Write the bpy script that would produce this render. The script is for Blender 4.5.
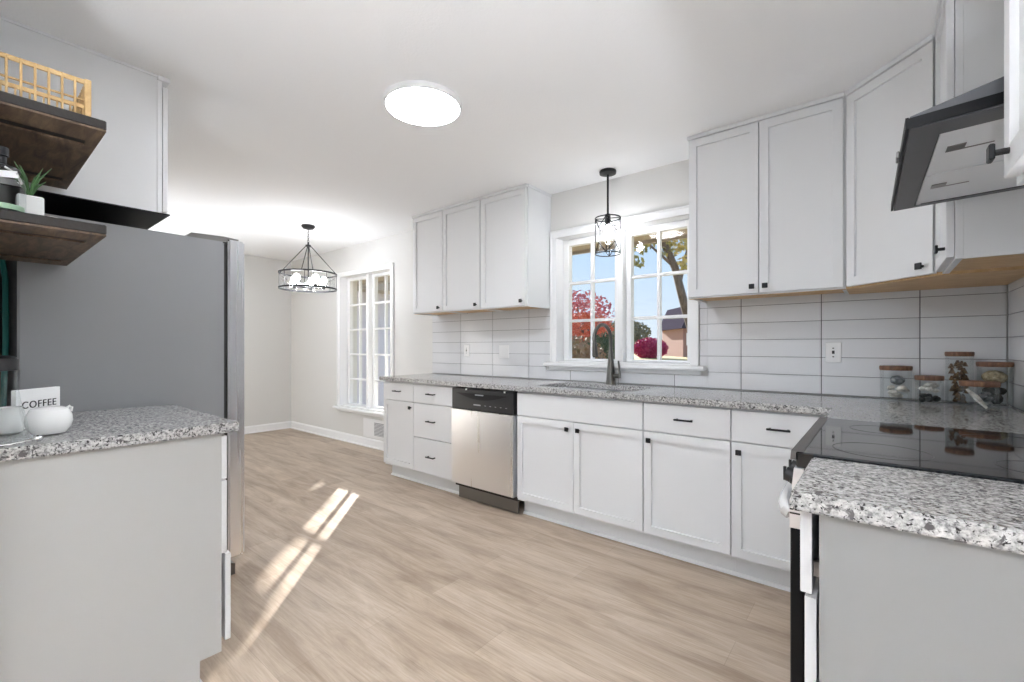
import bpy, bmesh, math, random
from mathutils import Vector, Matrix
random.seed(7)
S = bpy.context.scene
COL = S.collection
for o in list(bpy.data.objects): bpy.data.objects.remove(o)
PI = math.pi
def R(a): return math.radians(a)

# ------------------------------------------------------------ camera
cam = bpy.data.cameras.new('camera'); camo = bpy.data.objects.new('camera', cam); COL.objects.link(camo)
cam.sensor_width = 36; cam.lens = 36*452/1024; cam.shift_y = 6/1024; cam.clip_start = .02; cam.clip_end = 300
camo.location = (0, 0, 1.184); camo.rotation_euler = (R(90), 0, R(39.2))
S.camera = camo
# ------------------------------------------------------------ world, sun, exposure
w = bpy.data.worlds.new('sky'); S.world = w; w.use_nodes = True
nt = w.node_tree; bgn = nt.nodes['Background']
tc = nt.nodes.new('ShaderNodeTexCoord'); sx = nt.nodes.new('ShaderNodeSeparateXYZ'); rp = nt.nodes.new('ShaderNodeValToRGB')
nt.links.new(tc.outputs['Generated'], sx.inputs[0]); nt.links.new(sx.outputs['Z'], rp.inputs[0]); nt.links.new(rp.outputs[0], bgn.inputs[0])
rp.color_ramp.elements.new(.25)
for e_, p_, c_ in zip(rp.color_ramp.elements, (0, .28, .9), ((.80, .90, 1.0, 1), (.46, .70, .98, 1), (.20, .42, .86, 1))): e_.position = p_; e_.color = c_
bgn.inputs[1].default_value = .41
sun = bpy.data.lights.new('sun', 'SUN'); suno = bpy.data.objects.new('sun', sun); COL.objects.link(suno)
sun.energy = 6.0; sun.angle = R(.5); sun.color = (1, .95, .88)
suno.location = (-9, 9, 9)
suno.rotation_euler = Vector((.707, -.707, -.302)).to_track_quat('-Z', 'Y').to_euler()
S.view_settings.view_transform = 'Standard'; S.view_settings.look = 'None'
S.view_settings.gamma = 1; S.view_settings.use_curve_mapping = False
S.view_settings.exposure = 1.34
UP = 740.0       # strength of the added fill uplights
BULB = 40.0      # bulbs
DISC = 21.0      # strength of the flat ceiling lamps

# ------------------------------------------------------------ materials
def lin(c):
    return tuple(((v/255)/12.92 if v/255 <= .04045 else ((v/255+.055)/1.055)**2.4) for v in c)+(1,)
def mat(name, rgb=(200,200,200), rough=.5, metal=0., spec=.5, emit=None, es=0., coat=0., bump=None):
    m = bpy.data.materials.new(name); m.use_nodes = True
    b = m.node_tree.nodes['Principled BSDF']
    b.inputs['Base Color'].default_value = lin(rgb); b.inputs['Roughness'].default_value = rough
    b.inputs['Metallic'].default_value = metal; b.inputs['Specular IOR Level'].default_value = spec
    b.inputs['Coat Weight'].default_value = coat
    if emit: b.inputs['Emission Color'].default_value = lin(emit); b.inputs['Emission Strength'].default_value = es
    if bump:
        sc, st = bump; n = m.node_tree
        g = n.nodes.new('ShaderNodeNewGeometry'); t = n.nodes.new('ShaderNodeTexNoise'); t.inputs['Scale'].default_value = sc
        t.inputs['Detail'].default_value = 3
        u = n.nodes.new('ShaderNodeBump'); u.inputs['Strength'].default_value = st; u.inputs['Distance'].default_value = .004
        n.links.new(g.outputs['Position'], t.inputs['Vector']); n.links.new(t.outputs['Fac'], u.inputs['Height']); n.links.new(u.outputs[0], b.inputs['Normal'])
    return m
def ramp(n, stops):
    r = n.nodes.new('ShaderNodeValToRGB'); e = r.color_ramp.elements
    while len(e) < len(stops): e.new(.5)
    for i, (p, c) in enumerate(stops): e[i].position = p; e[i].color = lin(c)
    return r
def mixc(n, a, b, fac, mode='MIX'):
    x = n.nodes.new('ShaderNodeMix'); x.data_type = 'RGBA'; x.blend_type = mode
    if isinstance(fac, (int, float)): x.inputs[0].default_value = fac
    else: n.links.new(fac, x.inputs[0])
    for s, v in ((6, a), (7, b)):
        if isinstance(v, tuple): x.inputs[s].default_value = v
        else: n.links.new(v, x.inputs[s])
    return x.outputs[2]
def pos(n, scale=(1,1,1), rot=(0,0,0)):
    g = n.nodes.new('ShaderNodeNewGeometry'); m = n.nodes.new('ShaderNodeMapping')
    m.inputs['Scale'].default_value = scale; m.inputs['Rotation'].default_value = rot
    n.links.new(g.outputs['Position'], m.inputs['Vector']); return m.outputs[0]
def noise(n, vec, scale, detail=4, rough=.5, dist=0):
    t = n.nodes.new('ShaderNodeTexNoise'); t.inputs['Scale'].default_value = scale; t.inputs['Detail'].default_value = detail
    t.inputs['Roughness'].default_value = rough; t.inputs['Distortion'].default_value = dist
    n.links.new(vec, t.inputs['Vector']); return t.outputs['Fac']

def floor_mat():
    m = mat('floor_planks', rough=.42); n = m.node_tree; b = n.nodes['Principled BSDF']
    br = n.nodes.new('ShaderNodeTexBrick'); br.offset = .37; br.offset_frequency = 2
    br.inputs['Scale'].default_value = 1; br.inputs['Brick Width'].default_value = 1.22; br.inputs['Row Height'].default_value = .18
    br.inputs['Mortar Size'].default_value = .0012; br.inputs['Mortar Smooth'].default_value = .3; br.inputs['Bias'].default_value = 0
    br.inputs['Color1'].default_value = lin((204,186,166)); br.inputs['Color2'].default_value = lin((158,138,118)); br.inputs['Mortar'].default_value = lin((140,122,106))
    n.links.new(pos(n), br.inputs['Vector'])
    g1 = ramp(n, [(.33, (142,122,102)), (.5, (186,168,148)), (.68, (214,199,182))]); n.links.new(noise(n, pos(n, (1.1, 6.5, 1)), 1.7, 7, .66, .7), g1.inputs[0])
    c = mixc(n, br.outputs['Color'], g1.outputs[0], .55)
    g2 = ramp(n, [(.35, (190,178,166)), (.6, (255,255,255))]); n.links.new(noise(n, pos(n, (2.5, 60, 1)), 2.0, 4, .6), g2.inputs[0])
    c = mixc(n, c, g2.outputs[0], .3, 'MULTIPLY')
    n.links.new(c, b.inputs['Base Color'])
    bp = n.nodes.new('ShaderNodeBump'); bp.inputs['Strength'].default_value = .08; bp.inputs['Distance'].default_value = .003
    n.links.new(g2.outputs[0], bp.inputs['Height']); n.links.new(bp.outputs[0], b.inputs['Normal'])
    return m
def granite_mat():
    m = mat('granite', rough=.12, spec=.5); n = m.node_tree; b = n.nodes['Principled BSDF']
    p = pos(n)
    r1 = ramp(n, [(.38, (128,128,128)), (.48, (174,173,171)), (.62, (206,205,203))]); n.links.new(noise(n, p, 95, 4, .65), r1.inputs[0])
    r2 = ramp(n, [(.57, (0,0,0)), (.63, (255,255,255))]); n.links.new(noise(n, p, 135, 3, .55, .5), r2.inputs[0])
    r3 = ramp(n, [(.60, (0,0,0)), (.65, (255,255,255))]); n.links.new(noise(n, p, 62, 3, .5, .6), r3.inputs[0])
    c = mixc(n, r1.outputs[0], lin((52,50,50)), r2.outputs[0])
    c = mixc(n, c, lin((96,94,94)), r3.outputs[0])
    n.links.new(c, b.inputs['Base Color']); return m
def wood_mat(name, c0, c1, c2, axis=(14, 2, 14), sc=2.5, rough=.5):
    m = mat(name, rough=rough); n = m.node_tree; b = n.nodes['Principled BSDF']
    r = ramp(n, [(.3, c0), (.5, c1), (.7, c2)]); n.links.new(noise(n, pos(n, axis), sc, 6, .65, 1.2), r.inputs[0])
    n.links.new(r.outputs[0], b.inputs['Base Color']); return m
def steel_mat(name, rgb, rough=.28, axis=(60, 60, 1)):
    m = mat(name, rgb, rough, 1.0); n = m.node_tree; b = n.nodes['Principled BSDF']
    rr = n.nodes.new('ShaderNodeMapRange'); rr.inputs[3].default_value = rough-.04; rr.inputs[4].default_value = rough+.08
    n.links.new(noise(n, pos(n, axis), 3, 3), rr.inputs[0]); n.links.new(rr.outputs[0], b.inputs['Roughness']); return m
def glass_mat(name, tint=(255,255,255), fac=.07, rough=.0):
    m = bpy.data.materials.new(name); m.use_nodes = True; n = m.node_tree; n.nodes.clear()
    o = n.nodes.new('ShaderNodeOutputMaterial'); mx = n.nodes.new('ShaderNodeMixShader')
    t = n.nodes.new('ShaderNodeBsdfTransparent'); t.inputs[0].default_value = lin(tint)
    g = n.nodes.new('ShaderNodeBsdfGlossy'); g.inputs['Roughness'].default_value = rough
    lw = n.nodes.new('ShaderNodeLayerWeight'); lw.inputs['Blend'].default_value = .25
    mr = n.nodes.new('ShaderNodeMapRange'); mr.inputs[3].default_value = fac*.5; mr.inputs[4].default_value = min(1, fac*8)
    n.links.new(lw.outputs['Fresnel'], mr.inputs[0]); n.links.new(mr.outputs[0], mx.inputs[0])
    n.links.new(t.outputs[0], mx.inputs[1]); n.links.new(g.outputs[0], mx.inputs[2]); n.links.new(mx.outputs[0], o.inputs[0]); return m
def leaf_mat(name, cols):
    m = mat(name, rough=.7); n = m.node_tree; b = n.nodes['Principled BSDF']
    r = ramp(n, [(.3+.4*i/(len(cols)-1), c) for i, c in enumerate(cols)]); n.links.new(noise(n, pos(n), 2.2, 5, .8), r.inputs[0])
    n.links.new(r.outputs[0], b.inputs['Base Color']); return m

M = dict(
 wall=mat('wall_paint', (222,221,218), .75, bump=(180,.05)), ceil=mat('ceiling_paint', (243,243,243), .85, bump=(110,.25)),
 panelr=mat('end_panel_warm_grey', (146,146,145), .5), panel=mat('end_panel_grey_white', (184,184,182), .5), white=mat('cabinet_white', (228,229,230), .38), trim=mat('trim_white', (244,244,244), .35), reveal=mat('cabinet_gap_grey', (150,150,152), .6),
 floor=floor_mat(), granite=granite_mat(), tile=mat('tile_white', (226,227,229), .10, spec=.6, bump=(9,.05)), grout=mat('grout_grey', (112,112,114), .8),
 black=mat('black_metal', (28,28,30), .38, .4), blackplastic=mat('black_plastic', (30,30,33), .3), pocket=mat('pocket_shade_black', (6,6,7), .6), gap=mat('dark_gap', (45,43,42), .8),
 steel=steel_mat('brushed_steel', (238,239,242), .27, (4,4,.1)), steeldark=steel_mat('dark_steel', (128,126,124), .35), gun=steel_mat('gunmetal', (112,110,106), .32),
 fridge=mat('fridge_side_grey', (142,143,145), .42, .15, bump=(300,.03)), chrome=mat('chrome', (225,225,225), .08, 1.0),
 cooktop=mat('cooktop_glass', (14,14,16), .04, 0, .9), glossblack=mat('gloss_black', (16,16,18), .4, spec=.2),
 birch=wood_mat('birch_underside', (196,156,108), (214,178,130), (226,194,150), (3,14,3)),
 dwood=wood_mat('dark_stained_wood', (58,46,36), (92,74,57), (122,101,79), (2.5,14,6), 2.2, .55), dedge=mat('dark_wood_edge', (38,34,31), .6, bump=(60,.3)),
 bamboo=wood_mat('bamboo', (176,140,90), (196,162,110), (212,182,132), (8,8,8)), lid=wood_mat('acacia_lid', (86,58,44), (122,86,64), (160,120,88), (18,3,3)),
 glass=glass_mat('window_glass', fac=.02), jar=glass_mat('jar_glass', (250,252,252), .035), lampglass=glass_mat('lamp_glass', (255,255,255), .06, .05),
 greenglass=glass_mat('green_glass', (200,236,208), .1),
 ceramic=mat('white_ceramic', (240,240,238), .15, spec=.6), paper=mat('white_card', (246,246,244), .6), ink=mat('black_ink', (34,34,38), .7),
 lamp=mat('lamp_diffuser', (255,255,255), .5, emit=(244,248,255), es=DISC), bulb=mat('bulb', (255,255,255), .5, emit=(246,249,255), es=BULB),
 upl=mat('fill_uplight', (255,255,255), .5, emit=(240,246,255), es=UP), upl_soft=mat('fill_uplight_soft', (255,255,255), .5, emit=(240,246,255), es=UP*.246), plate=mat('outlet_white', (238,238,238), .35), whiteh=mat('satin_silver_handle', (232,232,232), .25, .35), ringm=mat('burner_ring_grey', (44,44,46), .3), slot=mat('outlet_slot', (60,60,62), .5), hoodgrey=mat('hood_grey', (92,93,96), .45, .2),
 filt=mat('filter_mesh', (232,234,236), .5, .25, bump=(400,.3)), grille=mat('vent_grille', (150,152,156), .5), foil=mat('fixture_white_shade', (250,250,250), .3),
 teal=mat('teal_hose', (28,104,98), .4), brown=mat('brown_strip', (92,72,60), .6),
 leafg=mat('plant_green', (74,112,66), .6), soap=mat('green_liquid', (150,178,150), .3), labelm=mat('label_grey', (214,214,216), .5),
 siding=mat('siding_shade_tint', (226,222,236), .7), fascia=mat('tan_soffit', (172,160,146), .7), roof=mat('roof_shingle', (84,78,88), 1.0, spec=0),
 pinkbrick=mat('pink_brick', (176,138,126), .85), pane=mat('house_pane', (150,170,200), .2), lawn=leaf_mat('lawn_ground', [(150,128,92),(190,172,112),(214,190,140)]),
 bark=wood_mat('bark', (78,66,60), (104,90,82), (130,114,104), (10,10,2)), drygrass=leaf_mat('leaf_litter', [(120,96,76),(160,128,100),(140,134,92)]),
 red=leaf_mat('red_leaves', [(150,60,76),(190,96,104),(220,160,160)]), orange=leaf_mat('orange_leaves', [(170,70,56),(216,104,76),(224,164,134)]),
 magenta=leaf_mat('magenta_leaves', [(150,30,78),(196,56,104),(222,110,136)]), yellow=leaf_mat('yellow_leaves', [(128,124,72),(176,166,104),(216,190,136)]),
 green=leaf_mat('green_leaves', [(52,66,44),(84,98,66),(120,128,92)]), olive=leaf_mat('olive_leaves', [(96,92,70),(132,126,98),(170,158,128)]),
)
def pebble_mat(name, cols, sc=40):
    m = mat(name, rough=.6); n = m.node_tree; b = n.nodes['Principled BSDF']
    r = ramp(n, [(.32+.36*i/(len(cols)-1), c) for i, c in enumerate(cols)]); n.links.new(noise(n, pos(n), sc, 4, .7), r.inputs[0])
    n.links.new(r.outputs[0], b.inputs['Base Color']); return m
M['shell'] = pebble_mat('shell_white', [(170,164,156),(226,222,214),(244,242,238)]); M['stone'] = pebble_mat('stone_grey', [(60,64,68),(120,124,128),(180,180,178)])
M['cone'] = pebble_mat('cone_brown', [(52,38,30),(112,84,58),(176,146,104)], 70); M['urchin'] = pebble_mat('urchin_tan', [(96,84,62),(160,144,112),(200,188,158)], 60)
M['darkst'] = pebble_mat('stone_black', [(22,24,24),(48,50,48),(90,90,86)])

# ------------------------------------------------------------ mesh helpers (all in world coordinates)
class B:
    def __init__(s): s.bm = bmesh.new()
    def _merge(s, t, mtx=None):
        if mtx is not None: bmesh.ops.transform(t, matrix=mtx, verts=t.verts)
        me = bpy.data.meshes.new('t'); t.to_mesh(me); s.bm.from_mesh(me); bpy.data.meshes.remove(me); t.free(); return s
    def box(s, x0, x1, y0, y1, z0, z1, bev=0., mtx=None, seg=1):
        t = bmesh.new(); bmesh.ops.create_cube(t, size=1)
        for v in t.verts: v.co = Vector(((x0+x1)/2+v.co.x*abs(x1-x0), (y0+y1)/2+v.co.y*abs(y1-y0), (z0+z1)/2+v.co.z*abs(z1-z0)))
        if bev: bmesh.ops.bevel(t, geom=list(t.edges), offset=bev, segments=seg, affect='EDGES')
        return s._merge(t, mtx)
    def cyl(s, p0, p1, r0, r1=None, seg=20, cap=True):
        p0 = Vector(p0); p1 = Vector(p1); r1 = r0 if r1 is None else r1; d = p1-p0
        t = bmesh.new(); bmesh.ops.create_cone(t, cap_ends=cap, segments=seg, radius1=r0, radius2=r1, depth=d.length)
        return s._merge(t, Matrix.Translation((p0+p1)/2) @ d.to_track_quat('Z', 'Y').to_matrix().to_4x4())
    def sph(s, c, r, sub=2, scale=(1,1,1), rot=None, jit=0):
        t = bmesh.new(); bmesh.ops.create_icosphere(t, subdivisions=sub, radius=r)
        for v in t.verts:
            if jit: v.co *= 1+random.uniform(-jit, jit)
            v.co = Vector((v.co.x*scale[0], v.co.y*scale[1], v.co.z*scale[2]))
        m = Matrix.Translation(c)
        if rot is not None: m = m @ rot
        return s._merge(t, m)
    def lathe(s, prof, c, seg=32, close=False):
        t = bmesh.new(); rings = []
        for r, z in prof:
            rings.append([t.verts.new((c[0]+r*math.cos(2*PI*k/seg), c[1]+r*math.sin(2*PI*k/seg), c[2]+z)) for k in range(seg)] if r > 1e-5 else [t.verts.new((c[0], c[1], c[2]+z))])
        for a, b in zip(rings[:-1], rings[1:]):
            for k in range(seg):
                k2 = (k+1) % seg
                if len(a) == 1 and len(b) == 1: continue
                if len(a) == 1: t.faces.new((a[0], b[k2], b[k]))
                elif len(b) == 1: t.faces.new((a[k], a[k2], b[0]))
                else: t.faces.new((a[k], a[k2], b[k2], b[k]))
        bmesh.ops.recalc_face_normals(t, faces=t.faces)
        return s._merge(t)
    def tube(s, pts, r, seg=10, closed=False, flat=1.0):
        pts = [Vector(p) for p in pts]; n = len(pts); t = bmesh.new(); rings = []
        rr = r if isinstance(r, (list, tuple)) else [r]*n; up = None
        for i, p in enumerate(pts):
            a = pts[(i-1) % n] if (closed or i > 0) else p; b = pts[(i+1) % n] if (closed or i < n-1) else p
            d = (b-a).normalized()
            if up is None: up = Vector((0,0,1)) if abs(d.z) < .9 else Vector((1,0,0))
            u = d.cross(up).normalized(); v = u.cross(d).normalized(); up = v
            rings.append([t.verts.new(p+u*rr[i]*math.cos(2*PI*k/seg)+v*rr[i]*flat*math.sin(2*PI*k/seg)) for k in range(seg)])
        m = n if closed else n-1
        for i in range(m):
            a, b = rings[i], rings[(i+1) % n]
            for k in range(seg): t.faces.new((a[k], a[(k+1) % seg], b[(k+1) % seg], b[k]))
        if not closed: t.faces.new(rings[0][::-1]); t.faces.new(rings[-1])
        bmesh.ops.recalc_face_normals(t, faces=t.faces)
        return s._merge(t)
    def prism(s, poly, z0, z1, axis='z', bev=0):
        t = bmesh.new()
        def P(a, b, h): return {'z': (a, b, h), 'y': (a, h, b), 'x': (h, a, b)}[axis]
        A = [t.verts.new(P(a, b, z0)) for a, b in poly]; C = [t.verts.new(P(a, b, z1)) for a, b in poly]; n = len(poly)
        t.faces.new(A[::-1]); t.faces.new(C)
        for i in range(n): t.faces.new((A[i], A[(i+1) % n], C[(i+1) % n], C[i]))
        bmesh.ops.recalc_face_normals(t, faces=t.faces)
        if bev: bmesh.ops.bevel(t, geom=list(t.edges), offset=bev, segments=1, affect='EDGES')
        return s._merge(t)
    def shaker(s, w, h, mtx, t=.019, stile=.062, rec=.011):
        """door lying in local x (0..w), z (0..h), front face at local y=0 looking -y"""
        b = bmesh.new(); bmesh.ops.create_cube(b, size=1)
        for v in b.verts: v.co = Vector(((v.co.x+.5)*w, (v.co.y+.5)*t, (v.co.z+.5)*h))
        f = [f for f in b.faces if f.normal.y < -.9][0]
        if stile:
            bmesh.ops.inset_region(b, faces=[f], thickness=stile); bmesh.ops.inset_region(b, faces=[f], thickness=.002)
            for v in f.verts: v.co.y += rec
        out = [e for e in b.edges if abs(e.verts[0].co.y) < 1e-6 and abs(e.verts[1].co.y) < 1e-6 and all(any(abs(c-k) < 1e-6 for k in q) for v in e.verts for c, q in ((1, (1,)),)) and
               (all(abs(v.co.x) < 1e-6 for v in e.verts) or all(abs(v.co.x-w) < 1e-6 for v in e.verts) or all(abs(v.co.z) < 1e-6 for v in e.verts) or all(abs(v.co.z-h) < 1e-6 for v in e.verts))]
        bmesh.ops.bevel(b, geom=out, offset=.0015, segments=1, affect='EDGES')
        return s._merge(b, mtx)
def worldloc(o):
    v = Vector(o.location); p = o.parent
    while p: v += p.location; p = p.parent
    return v
def obj(name, b, m, parent=None, loc=None, smooth=False):
    me = bpy.data.meshes.new(name)
    if loc is None:
        if parent is not None: loc = worldloc(parent)
        else:
            xs = [v.co for v in b.bm.verts]; loc = Vector(((min(v.x for v in xs)+max(v.x for v in xs))/2, (min(v.y for v in xs)+max(v.y for v in xs))/2, min(v.z for v in xs)))
    loc = Vector(loc); bmesh.ops.translate(b.bm, vec=-loc, verts=b.bm.verts)
    b.bm.to_mesh(me); b.bm.free(); me.materials.append(M[m] if isinstance(m, str) else m)
    if smooth:
        for p in me.polygons: p.use_smooth = True
        try: me.set_sharp_from_angle(angle=R(35))
        except Exception: pass
    o = bpy.data.objects.new(name, me); COL.objects.link(o)
    if parent is not None: o.parent = parent; o.location = loc-worldloc(parent)
    else: o.location = loc
    return o
def tag(o, label, cat, group=None, kind=None):
    o['label'] = label; o['category'] = cat
    if group: o['group'] = group
    if kind: o['kind'] = kind
    return o
def thing(name, label, cat, loc, group=None):
    o = bpy.data.objects.new(name, None); o.empty_display_size = .05; COL.objects.link(o); o.location = loc
    return tag(o, label, cat, group)
def struct(o, label=None, cat=None):
    o['kind'] = 'structure'
    if label: o['label'] = label; o['category'] = cat
    return o
def T(x, y, z, rz=0): return Matrix.Translation((x, y, z)) @ Matrix.Rotation(rz, 4, 'Z')

# ------------------------------------------------------------ room shell
CZ = 2.44; WY = 3.09; RX = .465; LX = -6.70; FY = -.01
struct(obj('floor', B().box(LX-.15, 3.2, -3.7, WY+.2, -.12, 0), 'floor'), 'wide pale oak plank floor with streaks of sunlight', 'floor')
struct(obj('ceiling', B().box(LX-.15, 3.2, -3.7, WY+.2, CZ, CZ+.12), 'ceil'), 'smooth white ceiling over the whole kitchen', 'ceiling')
W1 = (-1.512, 1.06, 2.08); W2 = (-4.808, .435, 2.08); HW = .545
b = B(); y0, y1 = WY, WY+.24
xs = [LX-.15, W2[0]-HW, W2[0]+HW, W1[0]-HW, W1[0]+HW, RX+.15]
b.box(xs[0], xs[1], y0, y1, 0, CZ).box(xs[2], xs[3], y0, y1, 0, CZ).box(xs[4], xs[5], y0, y1, 0, CZ)
for a, c, W in ((xs[1], xs[2], W2), (xs[3], xs[4], W1)): b.box(a, c, y0, y1, 0, W[1]).box(a, c, y0, y1, W[2], CZ)
struct(obj('wall_back', b, 'wall'), 'pale grey wall with both white-cased windows', 'wall')
struct(obj('wall_right', B().box(RX, RX+.15, .75, WY, 0, CZ), 'wall'), 'short wall behind the range and hood', 'wall')
# far dining wall with a patio opening hidden behind the refrigerator
b = B(); b.box(LX-.15, LX, -.1, .45, 0, CZ).box(LX-.15, LX, 2.0, WY, 0, CZ).box(LX-.15, LX, .45, 2.0, 2.05, CZ)
struct(obj('wall_left', b, 'wall'), 'pale grey far wall of the dining end', 'wall')
struct(obj('wall_front', B().box(LX-.15, -1.68, FY-.12, FY, 0, CZ), 'wall'), 'wall behind the refrigerator and floating shelves', 'wall')
# adjoining room behind the camera
b = B(); b.box(-3.2, -3.08, -3.7, FY-.12, 0, CZ); struct(obj('wall_left_living', b, 'wall'))
b = B(); b.box(-3.2, -1.6, -3.7, -3.55, 0, CZ).box(1.8, 3.2, -3.7, -3.55, 0, CZ).box(-1.6, 1.8, -3.7, -3.55, 2.1, CZ).box(-1.6, 1.8, -3.7, -3.55, 0, .3)
struct(obj('wall_front_living', b, 'wall'))
struct(obj('wall_right_living', B().box(3.05, 3.2, -3.55, .75, 0, CZ), 'wall'))
struct(obj('wall_back_living', B().box(RX+.15, 3.2, .75, .9, 0, CZ), 'wall'))

def base_mould(b, axis, a0, a1, p, s):   # s = direction into room
    prof = [(0, 0), (s*.026, 0), (s*.026, .012), (s*.015, .020), (s*.015, .085), (s*.006, .102), (0, .102)]
    if axis == 'x': b.prism([(p+q, z) for q, z in prof], a0, a1, 'x')
    else: b.prism([(p+q, z) for q, z in prof], a0, a1, 'y')
b = B(); base_mould(b, 'x', LX+.027, -3.53, WY, -1); struct(obj('baseboard_back', b, 'trim'), 'white baseboard below the tall dining window', 'baseboard')
b = B(); base_mould(b, 'y', 2.03, WY, LX, 1); struct(obj('baseboard_left', b, 'trim'), 'white baseboard on the far dining wall', 'baseboard')

# ------------------------------------------------------------ windows
def window(name, W, rows, label, sill_z, cover=0, head=.065):
    cx, z0, z1 = W; G = 3.21
    t = thing(name, label, 'window', (cx, G, z0)); t['kind'] = 'structure'
    gz0, gz1 = (z0+.03, z1-head)
    # casing: left, right, head
    c = B()
    for s in (-1, 1):
        c.box(cx+s*.588, cx+s*.53, WY-.018, WY-.0005, z0-.0, z1-.0125, .002)
        c.box(cx+s*.588, cx+s*.575, WY-.026, WY-.0182, z0-.0, z1+.0325, .002)
    c.box(cx-.588, cx+.588, WY-.018, WY-.0005, z1-.012, z1+.045, .003).box(cx-.588, cx+.588, WY-.026, WY-.0182, z1+.033, z1+.047, .002)
    obj('casing', c, 'trim', t)
    j = B()
    for s in (-1, 1): j.box(cx+s*HW, cx+s*(HW-.012), WY-.016, 3.255, z0, z1)
    j.box(cx-HW+.012, cx+HW-.012, WY-.016, 3.255, z1-.012, z1).box(cx-HW+.012, cx+HW-.012, WY, 3.255, z0, z0+.012)
    obj('jamb', j, 'trim', t)
    obj('window_sill', B().box(cx-.635, cx+.635, WY-.062, WY-.0005, z0-.032, z0-.002, .008, seg=3).box(cx-.60, cx+.60, WY-.022, WY-.0005, z0-.062, z0-.033, .004), 'trim', t)
    mu = B().box(cx-.024, cx+.024, 3.125, 3.25, z0+.012, z1-.012, .004)
    if cover: mu.box(cx-cover, cx+cover, 3.2505, 3.325, z0+.012, z1-.012, .003)
    obj('mullion', mu, 'trim', t)
    for s in (-1, 1):
        a0, a1 = sorted((cx+s*.026, cx+s*(HW-.014))); sa, sb = a0, a1
        gl0, gl1 = sa+.042, sb-.042
        if s == 1: gl0, gl1 = cx+.066, cx+.478
        else: gl0, gl1 = cx-.478, cx-.066
        f = B(); f.box(sa, gl0, 3.18, 3.235, z0+.014, z1-.014, .003).box(gl1, sb, 3.18, 3.235, z0+.014, z1-.014, .003)
        f.box(gl0, gl1, 3.18, 3.235, z0+.014, gz0, .003).box(gl0, gl1, 3.18, 3.235, gz1, z1-.014, .003)
        sh = obj('sash', f, 'trim', t)
        m = B(); mx = (gl0+gl1)/2; m.box(mx-.011, mx+.011, 3.19, 3.226, gz0, gz1, .002)
        for k in range(1, rows):
            z = gz0+(gz1-gz0)*k/rows; m.box(gl0, gl1, 3.191, 3.225, z-.011, z+.011, .002)
        obj('muntin_grid', m, 'trim', sh)
        obj('pane', B().box(gl0, gl1, 3.207, 3.209, gz0, gz1), 'glass', sh)
    return t
window('window_1', W1, 3, 'white double casement window above the kitchen sink', 1.05)
window('window_2', W2, 5, 'tall white double casement window at the dining end', .43, 0, .05)

# ------------------------------------------------------------ tiled backsplash
TX0, TW, TZ0, TH, GR = -3.569, .4137, .914, .1037, .0022
def tiles(b, g, a0, a1, z0, z1, plane):
    i0 = int((a0-TX0)//TW)
    for i in range(i0-1, i0+16):
        u0, u1 = max(a0, TX0+i*TW+GR), min(a1, TX0+(i+1)*TW-GR)
        if u1-u0 < .006: continue
        for k in range(0, 9):
            v0, v1 = max(z0, TZ0+.004+k*TH+GR*.6), min(z1, TZ0+.004+(k+1)*TH-GR*.6)
            if v1-v0 < .004: continue
            if plane == 'W': b.box(u0, u1, WY-.0088, WY-.0022, v0, v1, .0007)
            else: b.box(RX-.0088, RX-.0022, u0, u1, v0, v1, .0012)
    if plane == 'W': g.box(a0, a1, WY-.0065, WY-.0004, z0, z1)
    else: g.box(RX-.0065, RX-.0004, a0, a1, z0, z1)
def splash(name, label, regs, plane):
    t = thing(name, label, 'backsplash', ((regs[0][0] if plane == 'W' else RX), (WY if plane == 'W' else regs[0][0]), .916))
    b, g = B(), B()
    for r in regs: tiles(b, g, *r, plane)
    t['kind'] = 'structure'
    obj('tile', b, 'tile', t); obj('grout', g, 'grout', t)
splash('backsplash', 'glossy white stacked tile wall around the sink window', [(-3.569, -2.152, .9165, 1.52), (-2.152, -.872, .9165, .996), (-.872, RX-.011, .9165, 1.50), (-2.152, -2.1025, 1.062, 1.52), (-.9215, -.872, 1.062, 1.50)], 'W')
splash('backsplash', 'glossy white stacked tile on the short wall behind the range', [(1.0, WY-.011, .9165, 1.475), (1.23, 2.05, 1.4755, 1.66)], 'R')

# ------------------------------------------------------------ cabinet hardware
def frame_of(front, along0, z):       # matrices for a door lying on each front
    kind, p = front
    return {'W': T(along0, p, z), 'R': T(p, along0, z, R(-90)), 'F': T(along0, p, z, R(180))}[kind]
# 'W': faces -y, local x -> +x ; 'R': faces -x, local x -> -y (along0 = larger y) ; 'F': faces +y, local x -> -x (along0 = larger x)
def door(parent, m4, w, h, name='door', stile=.062, knob=None, pull=None, t=.019):
    d = obj(name, B().shaker(w, h, m4, t, stile if stile else 0), 'white', parent)
    if knob:
        kx, kz = knob; k = B()
        k.cyl(m4 @ Vector((kx, 0, kz)), m4 @ Vector((kx, -.018, kz)), .0055, seg=10)
        k.box(kx-.0135, kx+.0135, -.026, -.018, kz-.0135, kz+.0135, .002, mtx=m4)
        obj('knob', k, 'black', d)
    if pull:
        px, pz, L = pull; k = B()
        k.box(px-L/2, px+L/2, -.032, -.024, pz-.005, pz+.005, .002, mtx=m4)
        for s in (-1, 1): k.box(px+s*(L/2-.012)-.004, px+s*(L/2-.012)+.004, -.026, 0, pz-.004, pz+.004, mtx=m4)
        obj('handle', k, 'black', d)
    return d
G_ = .003
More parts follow.
